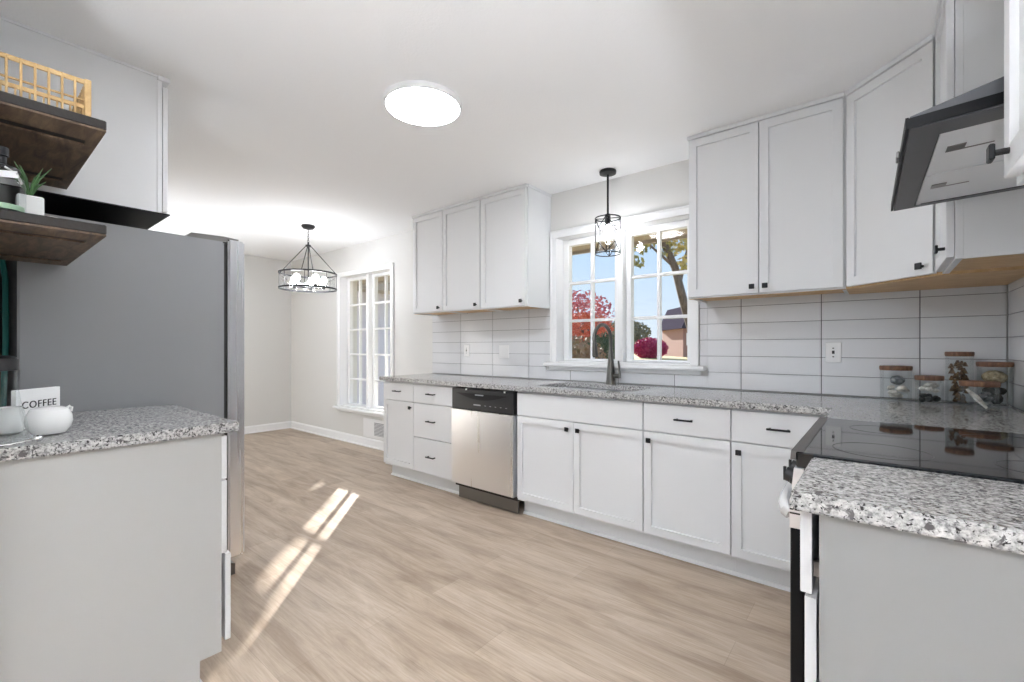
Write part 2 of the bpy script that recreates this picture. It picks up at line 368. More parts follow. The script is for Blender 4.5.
# ------------------------------------------------------------ base cabinets along the window wall
BF = 2.46
def base_unit(x0, x1, label, fronts):
    t = thing('base_cabinet', label, 'cabinet', ((x0+x1)/2, 2.78, 0), None)
    a_, c_, d_ = x0+.0005, x1-.0005, WY-.01
    k_ = B().box(a_, c_, BF+.0205, d_, .115, .133).box(a_, a_+.018, BF+.0395, d_, .1335, .877).box(c_-.018, c_, BF+.0395, d_, .1335, .877).box(a_+.0185, c_-.0185, d_-.008, d_, .1335, .877)
    k_.box(a_, a_+.03, BF+.0205, BF+.039, .1335, .877).box(c_-.03, c_, BF+.0205, BF+.039, .1335, .877).box(a_+.0305, c_-.0305, BF+.0205, BF+.039, .69, .73).box(a_+.0305, c_-.0305, BF+.0205, BF+.039, .85, .877)
    obj('carcass', k_, 'white', t)
    obj('toe_kick', B().box(x0+.0005, x1-.0005, 2.555, 2.575, 0, .1145), 'white', t)
    q = B(); q.prism([(2.5545, 0), (2.540, 0), (2.542, .009), (2.548, .015), (2.5545, .017)], x0+.0005, x1-.0005, 'x'); obj('shoe_moulding', q, 'trim', t)
    for f in fronts:
        kind, a0, a1, z0, z1 = f[:5]; kw = f[5] if len(f) > 5 else {}
        door(t, T(a0+G_/2, BF, z0), a1-a0-G_, z1-z0, kind, **kw)
    return t
base_unit(-3.522, -3.092, 'narrow white base cabinet at the far left end with one drawer over a door', [
    ('drawer', -3.522, -3.092, .715, .866, dict(stile=0, pull=(.215, .08, .10))),
    ('door', -3.522, -3.092, .133, .708, dict(knob=(.395, .530)))])
base_unit(-3.092, -2.603, 'white three-drawer base cabinet left of the dishwasher', [
    ('drawer', -3.092, -2.612, .715, .866, dict(stile=0, pull=(.235, .08, .10))),
    ('drawer', -3.092, -2.612, .425, .708, dict(stile=0, pull=(.235, .145, .10))),
    ('drawer', -3.092, -2.612, .133, .418, dict(stile=0, pull=(.235, .145, .10)))])
base_unit(-1.970, -1.046, 'wide white sink base cabinet with two doors under a blank panel', [
    ('false_front', -1.962, -1.048, .713, .866, dict(stile=0)),
    ('door', -1.962, -1.507, .133, .706, dict(knob=(.415, .528))),
    ('door', -1.507, -1.048, .133, .706, dict(knob=(.04, .528)))])
base_unit(-1.046, -.584, 'white base cabinet right of the sink unit with one drawer over a door', [
    ('drawer', -1.044, -.586, .713, .866, dict(stile=0, pull=(.229, .08, .10))),
    ('door', -1.044, -.586, .133, .706, dict(knob=(.035, .528)))])
base_unit(-.584, -.162, 'white base cabinet in the corner nearest the range, drawer over door', [
    ('drawer', -.582, -.166, .713, .866, dict(stile=0, pull=(.208, .08, .10))),
    ('door', -.582, -.166, .133, .706, dict(knob=(.035, .528)))])
t = thing('base_cabinet', 'white filler cabinet in the inner corner beside the back of the range', 'cabinet', (.15, 2.5, 0))
obj('carcass', B().box(-.1615, RX-.012, 2.052, WY-.01, .115, .877), 'white', t); obj('toe_kick', B().box(-.08, -.06, 2.052, 2.5, 0, .1145), 'white', t)

# dishwasher
t = thing('dishwasher', 'stainless steel dishwasher with black control strip between white cabinets', 'dishwasher', (-2.286, 2.78, 0))
x0, x1 = -2.600, -1.973
obj('tub', B().box(x0, x1, 2.485, 3.05, .10, .870), 'gap', t)
d = B(); d.prism([(2.437, .135), (2.483, .135), (2.483, .705), (2.437, .705), (2.434, .42)], x0+.006, x1-.006, 'x'); obj('door', d, 'steel', t)
# control strip with a curved pocket handle
cp = B(); cp.box(x0+.004, x1-.004, 2.440, 2.483, .708, .868, .004); cpo = obj('control_panel', cp, 'blackplastic', t)
ph = B(); n = 14; top = [(x0+.05+(x1-x0-.1)*i/n, .835) for i in range(n+1)]; bot = [(x1-.05-(x1-x0-.1)*i/n, .835-.045*math.sin(PI*i/n)) for i in range(1, n)]
ph.prism(top+bot, 2.4385, 2.4405, 'y'); obj('pocket_handle', ph, 'pocket', cpo)  # flat plate, the recess shade is put into its dark colour
pl = B(); pl.box(-2.345, -2.26, 2.4375, 2.4395, .822, .831); obj('name_badge', pl, 'grille', cpo)
pl = B(); pl.box(-2.36, -2.29, 2.438, 2.4398, .748, .757)
obj('button_mark', pl, 'grille', cpo)
for k in range(5): obj('button_mark', B().box(-2.25+k*.05, -2.236+k*.05, 2.438, 2.4398, .750, .7535), 'grille', cpo)
pl = B()
for x in (-2.435, -2.055): obj('mounting_clip', B().box(x-.008, x+.008, 2.434, 2.4399, .858, .870, .002), 'trim', t)
obj('kick_plate', B().box(x0+.02, x1-.012, 2.500, 2.512, .005, .125, .002), 'steeldark', t)
for x in (x0+.05, x1-.05): obj('foot', B().cyl((x, 2.535, 0), (x, 2.535, .099), .015), 'black', t)

# ------------------------------------------------------------ worktops
SX0, SX1, SY0, SY1 = -1.86, -1.17, 2.565, 2.935
b = B(); z0, z1 = .879, .914
def slab_with_hole(b):
    outer = [(-3.555, WY-.0095), (-3.555, 2.435), (-.168, 2.435), (-.168, 2.046), (RX-.0095, 2.046), (RX-.0095, WY-.0095)]
    xs = [-3.555, SX0, SX1, -.168, RX-.0095]; ys = [2.046, 2.435, SY0, SY1, WY-.0095]
    t = bmesh.new(); V = {}
    def v(i, j, z):
        if (i, j, z) not in V: V[(i, j, z)] = t.verts.new((xs[i], ys[j], z))
        return V[(i, j, z)]
    cells = [(i, j) for i in range(4) for j in range(4) if not (j == 0 and i < 3) and not (i == 1 and j == 2)]
    for i, j in cells:
        t.faces.new((v(i, j, z1), v(i+1, j, z1), v(i+1, j+1, z1), v(i, j+1, z1))); t.faces.new((v(i, j, z0), v(i, j+1, z0), v(i+1, j+1, z0), v(i+1, j, z0)))
        for (di, dj), (a, c) in {(0, -1): ((0, 0), (1, 0)), (1, 0): ((1, 0), (1, 1)), (0, 1): ((1, 1), (0, 1)), (-1, 0): ((0, 1), (0, 0))}.items():
            if (i+di, j+dj) not in cells:
                t.faces.new((v(i+a[0], j+a[1], z0), v(i+c[0], j+c[1], z0), v(i+c[0], j+c[1], z1), v(i+a[0], j+a[1], z1)))
    bmesh.ops.recalc_face_normals(t, faces=t.faces)
    ed = [e for e in t.edges if len(e.link_faces) == 2 and e.calc_face_angle(0) > 1]
    bmesh.ops.bevel(t, geom=ed, offset=.004, segments=2, affect='EDGES')
    b._merge(t)
slab_with_hole(b)
tag(obj('worktop', b, 'granite'), 'long L-shaped speckled granite worktop under the sink window', 'worktop')
tag(obj('worktop', B().box(-.131, RX-.0095, .985, 1.331, z0, z1, .004, seg=2), 'granite'), 'short speckled granite worktop at lower right before the range', 'worktop')
tag(obj('worktop', B().box(-2.588, -1.80, FY+.001, .645, z0, z1, .004, seg=2), 'granite'), 'speckled granite worktop on the left beside the refrigerator', 'worktop')

# sink
t = thing('sink', 'stainless undermount sink set in the granite worktop', 'sink', ((SX0+SX1)/2, (SY0+SY1)/2, .68))
b = B(); a = .004
b.box(SX0+a, SX1-a, SY0+a, SY1-a, .680, .684).box(SX0+a, SX0+a+.003, SY0+a, SY1-a, .684, .878).box(SX1-a-.003, SX1-a, SY0+a, SY1-a, .684, .878)
b.box(SX0+a, SX1-a, SY0+a, SY0+a+.003, .684, .878).box(SX0+a, SX1-a, SY1-a-.003, SY1-a, .684, .878)
obj('basin', b, 'steel', t); obj('drain', B().lathe([(0, .005), (.03, .004), (.042, .006), (.044, .004)], (-1.5, 2.78, .682)), 'chrome', t, smooth=True)
# cut clearance: sink base carcass top is hidden by the slab
# faucet
t = thing('faucet', 'tall dark gooseneck pull-down faucet behind the sink', 'faucet', (-1.525, 3.01, .914))
fx, fy = -1.525, 3.01
obj('body', B().lathe([(0, 0), (.036, 0), (.036, .004), (.033, .03), (.027, .10), (.019, .19), (.0155, .24), (0, .24)], (fx, fy, .9145), 24), 'gun', t, smooth=True)
pts = [(fx, fy, 1.14), (fx, fy, 1.225)]
for k in range(0, 13):
    an = PI*k/12*1.08; pts.append((fx-.035*(1-math.cos(an))*.5, fy-.092*(1-math.cos(an)), 1.238+.105*math.sin(an)))
obj('spout', B().tube(pts, .0135, 14), 'gun', t, smooth=True)
e = Vector(pts[-1]); dn = (e-Vector(pts[-2])).normalized()
obj('spray_head', B().tube([e-dn*.004, e+dn*.03, e+dn*.085, e+dn*.10], [.015, .018, .021, .017], 14), 'gun', t, smooth=True)
obj('lever_handle', B().tube([(fx+.02, fy, .972), (fx+.065, fy, .975)], .0165, 12).tube([(fx+.066, fy, .962), (fx+.068, fy, 1.0), (fx+.060, fy, 1.085)], [.012, .009, .006], 10), 'gun', t, smooth=True)

# ------------------------------------------------------------ upper cabinets
def upper_box(t, poly, zb, zt, inner=None):
    """poly: plan outline; side skirt reaches zb, wooden underside recessed"""
    obj('carcass', B().prism(poly, zb+.016, zt), 'white', t)
def upper_W(x0, x1, zb, zt, label, doors, group=None, proud=0):
    t = thing('wall_cabinet', label, 'cabinet', ((x0+x1)/2, 2.93, zb), group)
    yf = 2.78
    obj('carcass', B().box(x0, x1, yf+.019, WY-.0005, zb+.018, zt).box(x0, x0+.016, yf+.019, WY-.010, zb, zb+.0179).box(x1-.016, x1, yf+.019, WY-.010, zb, zb+.0179), 'white', t)
    obj('face_frame', B().box(x0, x1, yf, yf+.0188, zb, zt), 'white', t)
    obj('underside', B().box(x0+.0165, x1-.0165, yf+.020, WY-.010, zb+.010, zb+.0178).box(x0, x1, yf+.001, yf+.0185, zb-.0022, zb-.0002), 'birch', t)
    for a0, a1, kx in doors: door(t, T(a0+G_/2, 2.76, zb+.008), a1-a0-G_, zt-zb-.024, 'door', knob=(kx, .035))
    return t
ZT = 2.43
upper_W(-3.484, -3.064, 1.498, ZT, 'white wall cabinet, leftmost of three left of the window', [(-3.480, -3.064, .375)])
upper_W(-3.0635, -2.595, 1.498, ZT, 'white wall cabinet, middle of three left of the window', [(-3.061, -2.602, .42)])
upper_W(-2.5945, -2.107, 1.498, ZT, 'white wall cabinet beside the left edge of the sink window', [(-2.590, -2.118, .435)])
upper_W(-.893, -.1335, 1.472, ZT, 'wide two-door white wall cabinet right of the sink window', [(-.890, -.516, .342), (-.514, -.142, .030)])
# crown strips
struct(obj('trim_1', B().box(-3.488, -2.103, 2.752, 2.778, 2.417, CZ-.001, .003).box(-2.1065, -2.098, 2.778, WY-.001, 2.419, CZ-.001), 'white'), 'thin crown strip over the left wall cabinets', 'trim')
struct(obj('trim_2', B().box(-.897, -.137, 2.752, 2.778, 2.417, CZ-.001, .003), 'white'), 'thin crown strip over the cabinet right of the window', 'trim')
# diagonal corner cabinet: door plane from A to Bp
A = Vector((-.1315, 2.762, 0)); Bp = Vector((.166, 2.470, 0)); dv = (Bp-A).normalized(); nv = Vector((dv.y, -dv.x, 0))  # outward (towards room)
if nv.dot(Vector((-1, -1, 0))) < 0: nv = -nv
L = (Bp-A).length; zb = 1.472
t = thing('wall_cabinet', 'white diagonal corner wall cabinet with a single door', 'cabinet', (.2, 2.8, zb))
i0 = A-nv*.021; i1 = Bp-nv*.021
poly = [(-.1325, WY-.0105), (-.1325, i0.y+.002), (i0.x+.003, i0.y), (i1.x, i1.y+.003), (RX-.0105, i1.y+.003), (RX-.0105, WY-.0105)]
obj('carcass', B().prism(poly, zb+.018, ZT), 'white', t)
obj('underside', B().prism(poly, zb, zb+.0175), 'birch', t)
ang = math.atan2(dv.y, dv.x)
door(t, T(A.x, A.y, zb+.008, ang), L-.006, ZT-zb-.024, 'door', knob=(L-.045, .035))
struct(obj('trim_3', B().box(0, L, -.008, .018, 2.417, CZ-.001, .002, mtx=T(A.x, A.y, 0, ang)), 'white'), 'thin crown strip over the diagonal corner cabinet', 'trim')
# narrow cabinet on the right wall
def upper_R(y0, y1, zb, label, dy0, dy1, kx):
    t = thing('wall_cabinet', label, 'cabinet', (.33, (y0+y1)/2, zb))
    obj('carcass', B().box(.209, RX-.010, y0+.001, y1, zb+.018, ZT).box(.209, RX-.010, y0+.001, y0+.016, zb, zb+.0179), 'white', t)
    obj('face_frame', B().box(.189, .2088, y0-.001, y1, zb, ZT, .001), 'white', t)
    obj('underside', B().box(.210, RX-.011, y0+.0165, y1, zb+.008, zb+.0178), 'birch', t)
    door(t, frame_of(('R', .168), dy1, zb+.008), dy1-dy0, ZT-zb-.024, 'door', knob=(kx, .035))
    return t
upper_R(2.062, 2.455, 1.472, 'narrow white wall cabinet between the corner cabinet and the hood', 2.066, 2.448, .345)
upper_R(.80, 1.20, 1.472, 'white wall cabinet cut off by the right picture edge before the hood', .83, 1.163, .045)
struct(obj('trim_4', B().box(.160, .187, 2.060, 2.45, 2.417, CZ-.001, .003), 'white'), 'thin crown strip over the narrow cabinet', 'trim')

# ------------------------------------------------------------ range hood
t = thing('range_hood', 'dark grey slanted range hood with steel filters over the cooktop', 'range hood', (.25, 1.67, 1.66))
hy0, hy1 = 1.285, 2.048
sh = B(); sh.prism([(.041, 1.678), (.044, 1.660), (RX-.014, 1.678), (RX-.014, 1.790), (.30, 1.745)], hy0, hy1, 'y', .0015); obj('canopy', sh, 'hoodgrey', t)
obj('glass_edge', B().prism([(.036, 1.651), (RX-.014, 1.676), (RX-.014, 1.700), (.036, 1.673)], hy0-.004, hy0-.0002, 'y').box(.034, .0395, hy0-.004, hy1+.001, 1.651, 1.675), 'glossblack', t)
ti = Matrix.Translation((.04, 0, 1.655)) @ Matrix.Rotation(-math.atan(.018/.41), 4, 'Y') @ Matrix.Translation((-.04, 0, -1.655))
fr = B()
for q in ((.041, .093, hy0, hy1), (RX-.045, RX-.016, hy0, hy1), (.0931, RX-.0451, hy0, hy0+.075), (.0931, RX-.0451, hy1-.03, hy1)): fr.box(*q, 1.650, 1.657, mtx=ti)
obj('bottom_frame', fr, 'hoodgrey', t)
ym = (hy0+.075+hy1-.03)/2
for y0_, y1_ in ((hy0+.077, ym-.004), (ym+.004, hy1-.032)):
    f = B(); f.box(.096, RX-.047, y0_, y1_, 1.6525, 1.6568, .001, mtx=ti).box(.096, .108, y0_, y1_, 1.6505, 1.6525, mtx=ti)
    fo = obj('grease_filter', f, 'filt', t)
    obj('latch', B().box(.118, .150, (y0_+y1_)/2-.055, (y0_+y1_)/2-.02, 1.6507, 1.6524, mtx=ti).box(.118, .20, (y0_+y1_)/2-.019, (y0_+y1_)/2-.014, 1.6510, 1.6524, mtx=ti), 'steeldark', fo)
obj('switch', B().box(.027, .0338, 1.48, 1.525, 1.655, 1.672, .002), 'steeldark', t)
t.rotation_euler = (R(.5), 0, R(1.0))

# ------------------------------------------------------------ range
ry0, ry1 = 1.335, 2.043
t = thing('range', 'electric range with black glass cooktop and steel front on the right', 'range', (.14, 1.665, 0))
obj('body', B().box(-.148, RX-.015, ry0, ry1, .03, .880), 'blackplastic', t)
obj('cooktop', B().box(-.165, RX-.012, ry0-.001, ry1+.001, .8805, .9205, .003), 'cooktop', t)
ct = t.children[-1]
br = B()
for cx_, cy_, r_ in ((.0, 1.48, .10), (.0, 1.86, .08), (.28, 1.48, .08), (.28, 1.86, .10)): obj('burner_ring', B().lathe([(r_, 0), (r_, .0003), (r_-.0012, .0003), (r_-.0012, 0)], (cx_, cy_, .9206), 40), 'ringm', ct)
obj('cooktop_frame', B().prism([(-.1775, .900), (-.1655, .900), (-.1655, .9208), (-.150, .9208), (-.150, .9222), (-.1760, .9222)], ry0-.001, ry1+.001, 'y'), 'steeldark', ct)
p = B(); p.prism([(-.1485, .879), (-.1485, .805), (-.172, .805), (-.175, .83), (-.170, .879)], ry0, ry1, 'y', .001); pn = obj('control_panel', p, 'steel', t)
for yk in (1.37, 1.46, 1.665, 1.80, 1.91, 1.99):
    k = B(); k.cyl((-.1735, yk, .850), (-.179, yk, .851), .022, seg=20).cyl((-.179, yk, .851), (-.192, yk, .854), .020, .018, seg=20).box(-.198, -.191, yk-.004, yk+.004, .836, .872, .001)
    obj('knob', k, 'blackplastic', pn, smooth=True)
obj('oven_door', B().box(-.1780, -.1482, ry0+.001, ry1-.001, .20, .795, .003), 'glossblack', t); od = t.children[-1]
obj('door_trim', B().box(-.1800, -.150, ry0, ry1, .725, .798, .002), 'steel', od)
v = B()
for k in range(3): v.box(-.1790, -.1555, ry0-.0006, ry0+.0001, .762+k*.010, .766+k*.010)
obj('door_vent', v, 'gap', od)
obj('oven_window', B().box(-.1790, -.1775, ry0+.12, ry1-.12, .33, .62), 'cooktop', od)
hp = [(-.1805, ry0+.016, .757), (-.190, ry0+.020, .762), (-.199, ry0+.05, .770), (-.204, ry0+.11, .774), (-.206, ry0+.2, .775), (-.207, 1.665, .775)]
hp = hp+[(x, ry0+ry1-y, z) for x, y, z in hp[-2::-1]]
obj('door_handle', B().tube(hp, .0125, 12, flat=1.3), 'whiteh', od, smooth=True)
obj('storage_drawer', B().box(-.166, -.1482, ry0+.001, ry1-.001, .065, .194, .003), 'steel', t)
for x, y in ((-.10, ry0+.05), (-.10, ry1-.05), (.38, ry0+.05), (.38, ry1-.05)): obj('foot', B().cyl((x, y, 0), (x, y, .0295), .018), 'black', t)

# peninsula base: drawer pulled slightly out
t = thing('base_cabinet', 'white base cabinet end at lower right with its drawer left slightly open', 'cabinet', (.18, 1.15, 0))
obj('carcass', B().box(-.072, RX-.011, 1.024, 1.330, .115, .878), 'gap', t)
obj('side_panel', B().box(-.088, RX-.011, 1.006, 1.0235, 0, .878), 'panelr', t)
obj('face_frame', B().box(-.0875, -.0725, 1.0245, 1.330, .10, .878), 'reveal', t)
d = obj('drawer', B().shaker(.296, .155, frame_of(('R', -.121), 1.327, .712), .019, 0), 'white', t)
obj('drawer_slide', B().box(-.1015, -.073, 1.045, 1.058, .742, .770), 'steeldark', d)
door(t, frame_of(('R', -.1135), 1.327, .133), .298, .572, 'door', knob=(.035, .528))
obj('toe_kick', B().box(-.02, -.005, 1.024, 1.330, 0, .1), 'white', t)

# ------------------------------------------------------------ left run: base cabinet, shelves
t = thing('base_cabinet', 'large white base cabinet end panel filling the lower left', 'cabinet', (-2.2, .3, 0))
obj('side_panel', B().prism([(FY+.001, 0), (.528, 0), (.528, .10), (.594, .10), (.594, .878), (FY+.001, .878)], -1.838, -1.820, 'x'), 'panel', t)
obj('carcass', B().box(-2.585, -1.8385, FY+.001, .590, .105, .877), 'white', t)
obj('toe_kick', B().box(-2.585, -1.8385, .510, .526, 0, .1045).prism([(.5285, 0), (.546, 0), (.543, .010), (.5285, .017)], -2.585, -1.820, 'x'), 'trim', t)
for z0_, z1_, yo in ((.712, .866, .612), (.448, .706, .612), (.133, .442, .624)):
    m4 = frame_of(('F', yo), -1.821, z0_)
    door(t, m4, .763, z1_-z0_, 'drawer', stile=0, pull=(.38, (z1_-z0_)*.55, .13), t=.0175)

# slots run along y (towards the wall) in the photograph
def shelf2(zb, label):
    t = thing('floating_shelf', label, 'shelf', (-2.2, .14, zb))
    x0, x1, y1 = -2.585, -1.803, .283; th = .034
    obj('board', B().box(x0, x1, FY+.001, y1, zb+.006, zb+th, .003), 'dedge', t)
    b = B(); bands = [(x0, -2.475), (-2.42, -1.975), (-1.925, x1-.001)]
    for a, c in bands: b.box(a, c, FY+.001, y1-.001, zb, zb+.0059)
    for a, c in ((-2.475, -2.42), (-1.975, -1.925)): b.box(a, c, .255, y1-.001, zb, zb+.0059)
    obj('underside', b, 'dwood', t)
    return zb+th
S1 = shelf2(1.829, 'upper dark-stained floating shelf holding the bamboo basket')
S2 = shelf2(1.516, 'lower dark-stained floating shelf holding the glass jar')

# ------------------------------------------------------------ refrigerator and cabinet above
t = thing('refrigerator', 'tall grey-sided refrigerator with stainless doors beside the left worktop', 'refrigerator', (-3.05, .5, 0))
fx0, fx1 = -3.50, -2.600
obj('body', B().box(fx0, fx1, .146, .862, .04, 1.722, .006, seg=2), 'fridge', t)
obj('door_gasket', B().box(fx0+.012, fx1-.012, .8625, .8795, .11, 1.715), 'gap', t)
xm = (fx0+fx1)/2-.03
for a, c, hx in ((fx0, xm-.003, xm-.04), (xm+.003, fx1, xm+.04)):
    d = obj('door', B().box(a, c, .880, .958, .095, 1.738, .008, seg=3), 'steel', t)
    obj('handle', B().tube([(hx, .9585, .70), (hx, 1.002, .72), (hx, 1.006, .80), (hx, 1.006, 1.45), (hx, 1.002, 1.53), (hx, .9585, 1.55)], .011, 10), 'steel', d, smooth=True)
obj('hinge_cover', B().prism([(.70, 1.7225), (.879, 1.7225), (.879, 1.7385), (.93, 1.7385), (.93, 1.746), (.862, 1.750), (.72, 1.744)], fx1-.10, fx1-.008, 'x'), 'steeldark', t)
obj('hinge_cover', B().prism([(.70, 1.7225), (.879, 1.7225), (.879, 1.7385), (.93, 1.7385), (.93, 1.746), (.862, 1.750), (.72, 1.744)], fx0+.008, fx0+.10, 'x'), 'steeldark', t)
for x in (fx1-.09, fx0+.012): obj('foot', B().prism([(.80, 0), (.915, 0), (.915, .055), (.875, .075), (.8635, .085), (.8635, .0395), (.80, .0395)], x, x+.078, 'x'), 'steeldark', t)
for x in (fx1-.09, fx0+.012): obj('foot', B().box(x, x+.078, .18, .23, 0, .0395), 'steeldark', t)
t = thing('wall_cabinet', 'white deep wall cabinet above the refrigerator at upper left', 'cabinet', (-3.05, .3, 1.80))
obj('carcass', B().box(-3.50, -2.602, FY+.001, .580, 1.812, ZT), 'white', t)
obj('end_panel', B().box(-2.6015, -2.590, FY+.001, .581, 1.806, ZT), 'white', t)
obj('gap_closing_panel', B().box(-3.53, -3.512, FY+.001, .70, 0, 1.80), 'brown', t)  # panel added to close off the gap and keep it dark
obj('face_frame', B().box(-3.50, -2.588, .5815, .600, 1.806, ZT, .001), 'white', t)
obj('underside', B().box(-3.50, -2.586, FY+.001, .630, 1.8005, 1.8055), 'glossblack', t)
for a in (-2.589, -3.045): door(t, frame_of(('F', .622), a, 1.814), .452, .58, 'door', knob=(.41 if a > -3 else .04, .035))
struct(obj('trim_5', B().box(-3.50, -2.580, .582, .630, 2.417, CZ-.001, .003).box(-2.5895, -2.583, FY+.001, .581, 2.428, CZ-.001), 'white'), 'thin crown strip over the cabinet above the refrigerator', 'trim')
# pipe in the gap behind the refrigerator
tag(obj('water_hose', B().tube([(-2.68, .03, .02), (-2.67, .05, .6), (-2.66, .112, .95), (-2.655, .119, 1.2), (-2.655, .118, 1.45), (-2.66, .10, 1.62), (-2.68, .05, 1.70)], .009, 8), 'teal', smooth=True), 'thin teal hose hanging in the gap behind the refrigerator', 'hose')

# ------------------------------------------------------------ things on the left worktop and shelves
CT = .9145
# sugar bowl
t = thing('sugar_bowl', 'round white ceramic sugar bowl nearest the worktop edge at left', 'bowl', (-1.996, .179, CT)); c = (-1.996, .179, CT)
obj('bowl_body', B().lathe([(0, .002), (.028, .0005), (.038, .004), (.050, .022), (.054, .040), (.052, .058), (.046, .072), (.0435, .077), (.041, .074), (0, .03)], c, 36), 'ceramic', t, smooth=True)
obj('lid', B().lathe([(0, .086), (.010, .0858), (.028, .084), (.042, .079), (.0435, .0775), (0, .0775)], c, 36), 'ceramic', t, smooth=True)
obj('handle', B().tube([(c[0]+.005, c[1]+.036, CT+.076), (c[0]+.006, c[1]+.046, CT+.084), (c[0]+.006, c[1]+.050, CT+.080), (c[0]+.006, c[1]+.048, CT+.066)], .0035, 8), 'ceramic', t, smooth=True)
t = thing('creamer', 'white ceramic creamer half hidden behind the sugar bowl', 'creamer', (-2.095, .10, CT)); c = (-2.095, .10, CT)
obj('pitcher_body', B().lathe([(0, .002), (.022, .0005), (.031, .006), (.036, .03), (.033, .055), (.028, .072), (.031, .083), (.029, .083), (.026, .072), (0, .03)], c, 36), 'ceramic', t, smooth=True)
obj('handle', B().tube([(c[0]+.02, c[1]-.030, CT+.068), (c[0]+.034, c[1]-.042, CT+.06), (c[0]+.034, c[1]-.042, CT+.035), (c[0]+.022, c[1]-.034, CT+.02)], .004, 8), 'ceramic', t, smooth=True)
# coffee sign
t = thing('coffee_sign', 'white block sign lettered COFFEE behind the sugar bowl', 'sign', (-2.2, .175, CT))
sa, sb = Vector((-2.145, .118, 0)), Vector((-2.256, .230, 0)); sd = sb-sa
m4 = T((sa.x+sb.x)/2, (sa.y+sb.y)/2, CT, math.atan2(sd.y, sd.x))
obj('board', B().box(-sd.length/2, sd.length/2, 0, .016, .0008, .130, .0015, mtx=m4), 'paper', t)
cu = bpy.data.curves.new('txt', 'FONT'); cu.body = 'COFFEE'; cu.size = .033; cu.extrude = .0006; cu.align_x = 'CENTER'; cu.space_character = 1.12
to = bpy.data.objects.new('txt', cu); COL.objects.link(to); bpy.context.view_layer.update()
me = bpy.data.meshes.new_from_object(to.evaluated_get(bpy.context.evaluated_depsgraph_get())); bpy.data.objects.remove(to)
b = B(); b.bm.from_mesh(me); bpy.data.meshes.remove(me)
bmesh.ops.transform(b.bm, matrix=T((sa.x+sb.x)/2, (sa.y+sb.y)/2, CT, math.atan2(sd.y, sd.x)) @ Matrix.Translation((0, -.0012, .068)) @ Matrix.Rotation(R(90), 4, 'X'), verts=b.bm.verts)
obj('lettering', b, 'ink', t)
# glass carafe with black collar
t = thing('glass_carafe', 'clear glass carafe with a black collar at the left picture edge', 'carafe', (-1.885, .082, CT)); c = (-1.885, .082, CT)
obj('vessel', B().lathe([(0, .002), (.040, .001), (.047, .008), (.048, .03), (.042, .07), (.031, .12), (.025, .17), (.024, .207)], c, 32), 'jar', t, smooth=True)
obj('collar', B().lathe([(.0252, .204), (.028, .204), (.028, .236), (.0252, .236)], c, 32), 'blackplastic', t, smooth=True)
obj('stopper', B().lathe([(0, .246), (.010, .246), (.022, .241), (.025, .2365), (0, .2365)], c, 24), 'black', t, smooth=True)
t = thing('coffee_scoop', 'small chrome scoop lying beside the carafe', 'scoop', (-1.83, .145, CT))
obj('cup', B().sph((-1.835, .142, CT+.0125), .012, 2, (1.2, 1, .9)), 'chrome', t, smooth=True); obj('handle', B().tube([(-1.833, .131, CT+.011), (-1.825, .09, CT+.006), (-1.822, .05, CT+.005)], .003, 8), 'chrome', t, smooth=True)

# bamboo lattice basket on the upper shelf
t = thing('lattice_basket', 'rectangular openwork bamboo basket on the upper shelf', 'basket', (-2.0, .13, S1+.001))
zb = S1+.0015; bx0, bx1, by0, by1, h = -2.16, -1.845, FY+.012, .246, .118; s = .007
f = B(); rails = ((0, .008), (.030, .012), (.054, .005), (h-.013, .013))
for x in (bx0, bx1):
    for z, hh in rails: f.box(x-s/2, x+s/2, by0, by1, zb+z, zb+z+hh, .001)
    for k in range(1, 9): yy = by0+(by1-by0)*k/9; f.box(x-s/2-.001, x+s/2+.001, yy-.0028, yy+.0028, zb, zb+h, .001)
    for k in range(0, 9): yy = by0+(by1-by0)*(k+.62)/9; f.box(x-s/2, x+s/2, yy-.002, yy+.002, zb, zb+.034, .0005)
for y in (by0, by1):
    for z, hh in rails: f.box(bx0, bx1, y-s/2, y+s/2, zb+z, zb+z+hh, .001)
    for k in range(1, 12): xx = bx0+(bx1-bx0)*k/12; f.box(xx-.0028, xx+.0028, y-s/2-.001, y+s/2+.001, zb, zb+h, .001)
obj('lattice', f, 'bamboo', t)
for x in (bx0, bx1):
    for y in (by0, by1): obj('corner_post', B().box(x-.008, x+.008, y-.008, y+.008, zb, zb+h+.002, .002), 'bamboo', t)

# glass jar with label on lower shelf
t = thing('swing_top_jar', 'clear swing-top glass jar with a grey tag on the lower shelf', 'jar', (-1.845, .055, S2)); c = (-1.848, .075, S2+.0005)
obj('vessel', B().lathe([(0, .002), (.042, .001), (.046, .006), (.046, .075), (.042, .095), (.034, .103), (.034, .112)], c, 32), 'jar', t, smooth=True)
obj('green_layer', B().lathe([(0, .004), (.043, .004), (.043, .018), (0, .020)], c, 28), 'soap', t, smooth=True)
obj('bail_wire', B().tube([(c[0]+.036, c[1]+.005, c[2]+.115), (c[0]+.047, c[1]+.025, c[2]+.10), (c[0]+.04, c[1]+.035, c[2]+.075)], .003, 8), 'chrome', t, smooth=True)
obj('lid', B().lathe([(0, .128), (.015, .128), (.034, .121), (.036, .1125), (0, .1125)], c, 28), 'black', t, smooth=True)
obj('pump_top', B().lathe([(.010, .1285), (.010, .15), (.014, .152), (.014, .175), (0, .176)], c, 16), 'black', t, smooth=True)
obj('tag', B().box(-.024, .024, -.002, 0, -.008, .010, mtx=T(c[0]+.047, c[1]+.004, c[2]+.092, R(90)) @ Matrix.Rotation(R(-10), 4, 'Y')), 'labelm', t)
